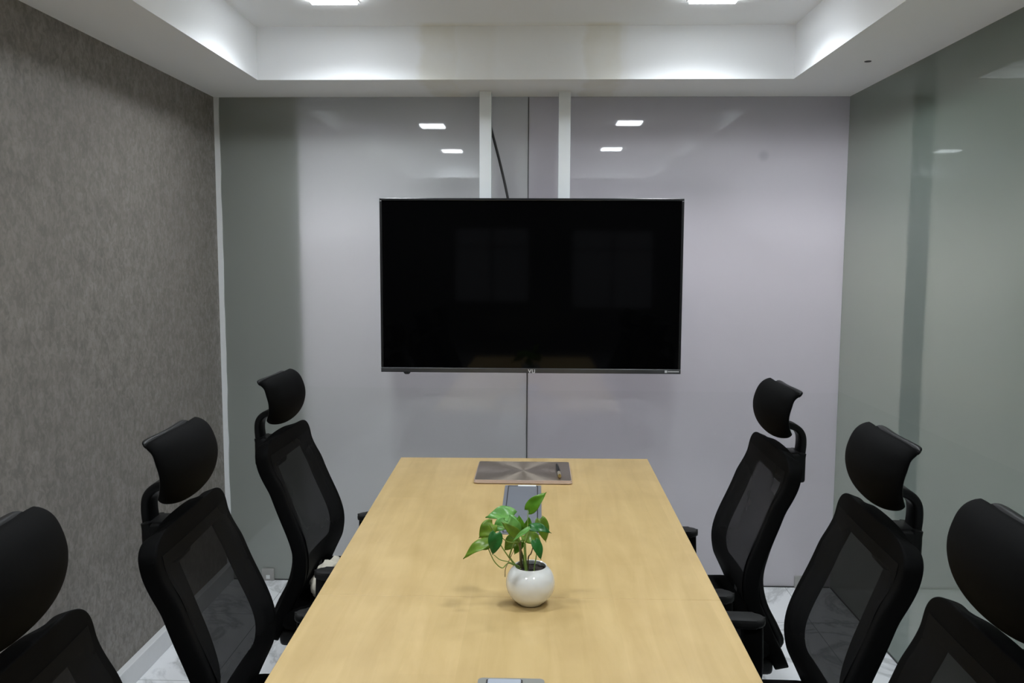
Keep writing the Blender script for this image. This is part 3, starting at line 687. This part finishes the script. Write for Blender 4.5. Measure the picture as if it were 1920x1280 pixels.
    b = nb(); bx(b, -0.292, 0.19, -0.237, 0.237, 0.392, 0.442, 0.016, 3); obj('seat_pan', b, 'chair_plastic', t, smooth=True)
    b = nb(); bx(b, -0.15, 0.10, -0.07, 0.07, 0.352, 0.42, 0.012); obj('tilt_mechanism', b, 'chair_plastic', t, smooth=True)
    # arms
    for sgn in (-1, 1):
        P = smooth_path([Vector((-0.04, sgn*0.12, 0.415)), Vector((-0.08, sgn*0.22, 0.412)), Vector((-0.115, sgn*0.268, 0.43)), Vector((-0.135, sgn*0.280, 0.50)), Vector((-0.132, sgn*0.280, 0.632))], 5)
        b = nb(); sweep(b, P, obox(0.055, 0.022), side=(1, 0, 0)); ap = obj('armrest', b, 'chair_plastic', t, smooth=True)
        b = nb(); prism(b, rrect(-0.165, 0.095, sgn*0.278-0.029, sgn*0.278+0.029, 0.0285, 6), 0.630, 0.652, 0.008, 3); obj('arm_pad', b, 'arm_pad', ap, smooth=True)
    # column and five-star base
    b = nb(); lathe(b, [(0, 0.075), (0.026, 0.075), (0.026, 0.24), (0.016, 0.24), (0.016, 0.36), (0, 0.36)], n=24); obj('gas_column', b, 'chair_plastic', t, smooth=True)
    b = nb(); lathe(b, [(0, 0.065), (0.045, 0.068), (0.05, 0.09), (0.042, 0.115), (0.028, 0.125), (0, 0.125)], n=24); base = obj('base', b, 'chair_plastic', t, smooth=True)
    for k in range(5):
        a = 2*PI*k/5+0.3; d = Vector((math.cos(a), math.sin(a), 0))
        b = nb(); sweep(b, [d*0.035+Vector((0, 0, 0.095)), d*0.15+Vector((0, 0, 0.088)), d*0.29+Vector((0, 0, 0.072))], obox(0.045, 0.026), side=(-d.y, d.x, 0), scale=[1.0, 0.85, 0.6]); obj('leg', b, 'chair_plastic', base, smooth=True)
        b = nb(); cc_ = d*0.285; s = Vector((-d.y, d.x, 0))
        for sg in (-1, 1):
            q = cc_ + s*0.014*sg + Vector((0, 0, 0.0275))
            ring = [q + Vector((0, 0, 1))*0.0275*math.sin(2*PI*i/18) + d*0.0275*math.cos(2*PI*i/18) for i in range(18)]
            A = [b.verts.new(p-s*0.010) for p in ring]; B = [b.verts.new(p+s*0.010) for p in ring]
            for i in range(18): b.faces.new((A[i], A[(i+1) % 18], B[(i+1) % 18], B[i]))
            b.faces.new(A[::-1]); b.faces.new(B)
        sweep(b, [cc_+Vector((0, 0, 0.0275)), cc_+Vector((0, 0, 0.068))], circ(0.006, 8), side=(1, 0, 0))
        obj('caster', b, 'chair_plastic', base, smooth=True)
    return t
chair = make_chair('office_chair', 'black')
SPOTS = [
 (1, 0.597, 2.570, -0.005, 'black mesh office chair on the right side, farthest from the camera beside the glass wall'),
 (-1, 0.690, 2.700, 0.020, 'black mesh office chair on the left, farthest from the camera, cream bag on its seat'),
 (1, 0.622, 1.855, -0.060, 'black mesh office chair in the middle of the right row beside the side glass'),
 (-1, 0.652, 1.840, -0.060, 'black mesh office chair in the middle of the left row beside the papered wall'),
 (-1, 0.605, 1.120, -0.080, 'black mesh office chair nearest the camera on the left, cut by the frame edge'),
 (1, 0.556, 1.218, -0.040, 'black mesh office chair nearest the camera on the right, cut by the frame edge')]
for k, (s, x0, y0, a, lab) in enumerate(SPOTS):
    o = chair if k == 0 else copy_tree(chair)
    rz = PI+a if s > 0 else -a
    f = Vector((math.cos(rz), math.sin(rz)))
    o.location = (s*x0+f.x*OFF, y0+f.y*OFF, 0); o.rotation_euler = (0, 0, rz)
    o['label'] = lab

# ------------------------------------------------------------------ cream bag on the far left chair
t = thing('tote_bag', 'crumpled cream canvas bag with red print on the seat of the far left chair', 'bag', (-0.600, 2.578, 0.5165))
b = nb(); rng = random.Random(11); NR, NC = 15, 30; R = []
for i in range(NR+1):
    f = i/NR; z = 0.001 + 0.108*f
    r = (0.55+0.45*math.sin(PI*min(1, 0.15+f*0.95))**0.6) if f < 0.92 else 0.62
    ring = []
    for k in range(NC):
        a = 2*PI*k/NC; ca, sa = math.cos(a), math.sin(a)
        ex_ = (abs(ca)**0.7)*(1 if ca > 0 else -1)*0.100; ey_ = (abs(sa)**0.7)*(1 if sa > 0 else -1)*0.094
        w = 1+0.05*math.sin(5*a+4*f)+0.04*math.sin(11*a-7*f)+rng.uniform(-0.015, 0.015)
        ring.append(b.verts.new((ex_*r*w+0.01*math.sin(6*f), ey_*r*w, max(0.001, z+0.20*ex_*f+(0.008*math.sin(3*a)+0.008*math.sin(7*a))*f))))
    R.append(ring)
for A, B in zip(R, R[1:]):
    for k in range(NC): b.faces.new((A[k], A[(k+1) % NC], B[(k+1) % NC], B[k]))
b.faces.new(R[0][::-1])
cv = b.verts.new((0, 0, 0.092))
for k in range(NC): b.faces.new((R[-1][k], R[-1][(k+1) % NC], cv))
obj('bag_body', b, 'canvas', t, smooth='all')
P = smooth_path([Vector(p) for p in ((0.02, -0.06, 0.09), (0.03, -0.05, 0.118), (0.035, 0.0, 0.128), (0.03, 0.05, 0.118), (0.02, 0.06, 0.09))], 6)
b = nb(); sweep(b, P, obox(0.03, 0.006), side=(1, 0, 0)); obj('handle', b, 'canvas', t, smooth=True)
b = nb()
prism(b, rrect(-0.030, 0.030, -0.028, 0.028, 0.02), 0, 0.002)
o = obj('red_print', b, 'red', t); o.rotation_euler = (PI/2, 0, 0); o.location = (-0.005, -0.0965, 0.06); o['label'] = 'red printed patch'

# ------------------------------------------------------------------ world, camera, colour
w = bpy.data.worlds.new('daylight'); bpy.context.scene.world = w; w.use_nodes = True
w.node_tree.nodes['Background'].inputs[0].default_value = (0.72, 0.72, 0.80, 1); w.node_tree.nodes['Background'].inputs[1].default_value = 0.22
cd = bpy.data.cameras.new('camera'); cam = bpy.data.objects.new('camera', cd); C.objects.link(cam)
cd.sensor_width = 36; cd.lens = 30.0; cd.clip_start = 0.02
fw = Vector((-0.02875761, 0.99479604, -0.09774369)); rt = Vector((0.99956513, 0.02925728, 0.00368227)); up = Vector((-0.00652283, 0.09759529, 0.99520481))
mw = Matrix((rt, up, -fw)).transposed().to_4x4(); mw.translation = (0, 0, 1.57); cam.matrix_world = mw
S = bpy.context.scene; S.camera = cam
S.view_settings.view_transform = 'Standard'; S.view_settings.look = 'None'; S.view_settings.gamma = 1.0; S.view_settings.exposure = 0.0
S.view_settings.use_curve_mapping = False
S.cycles.use_adaptive_sampling = False
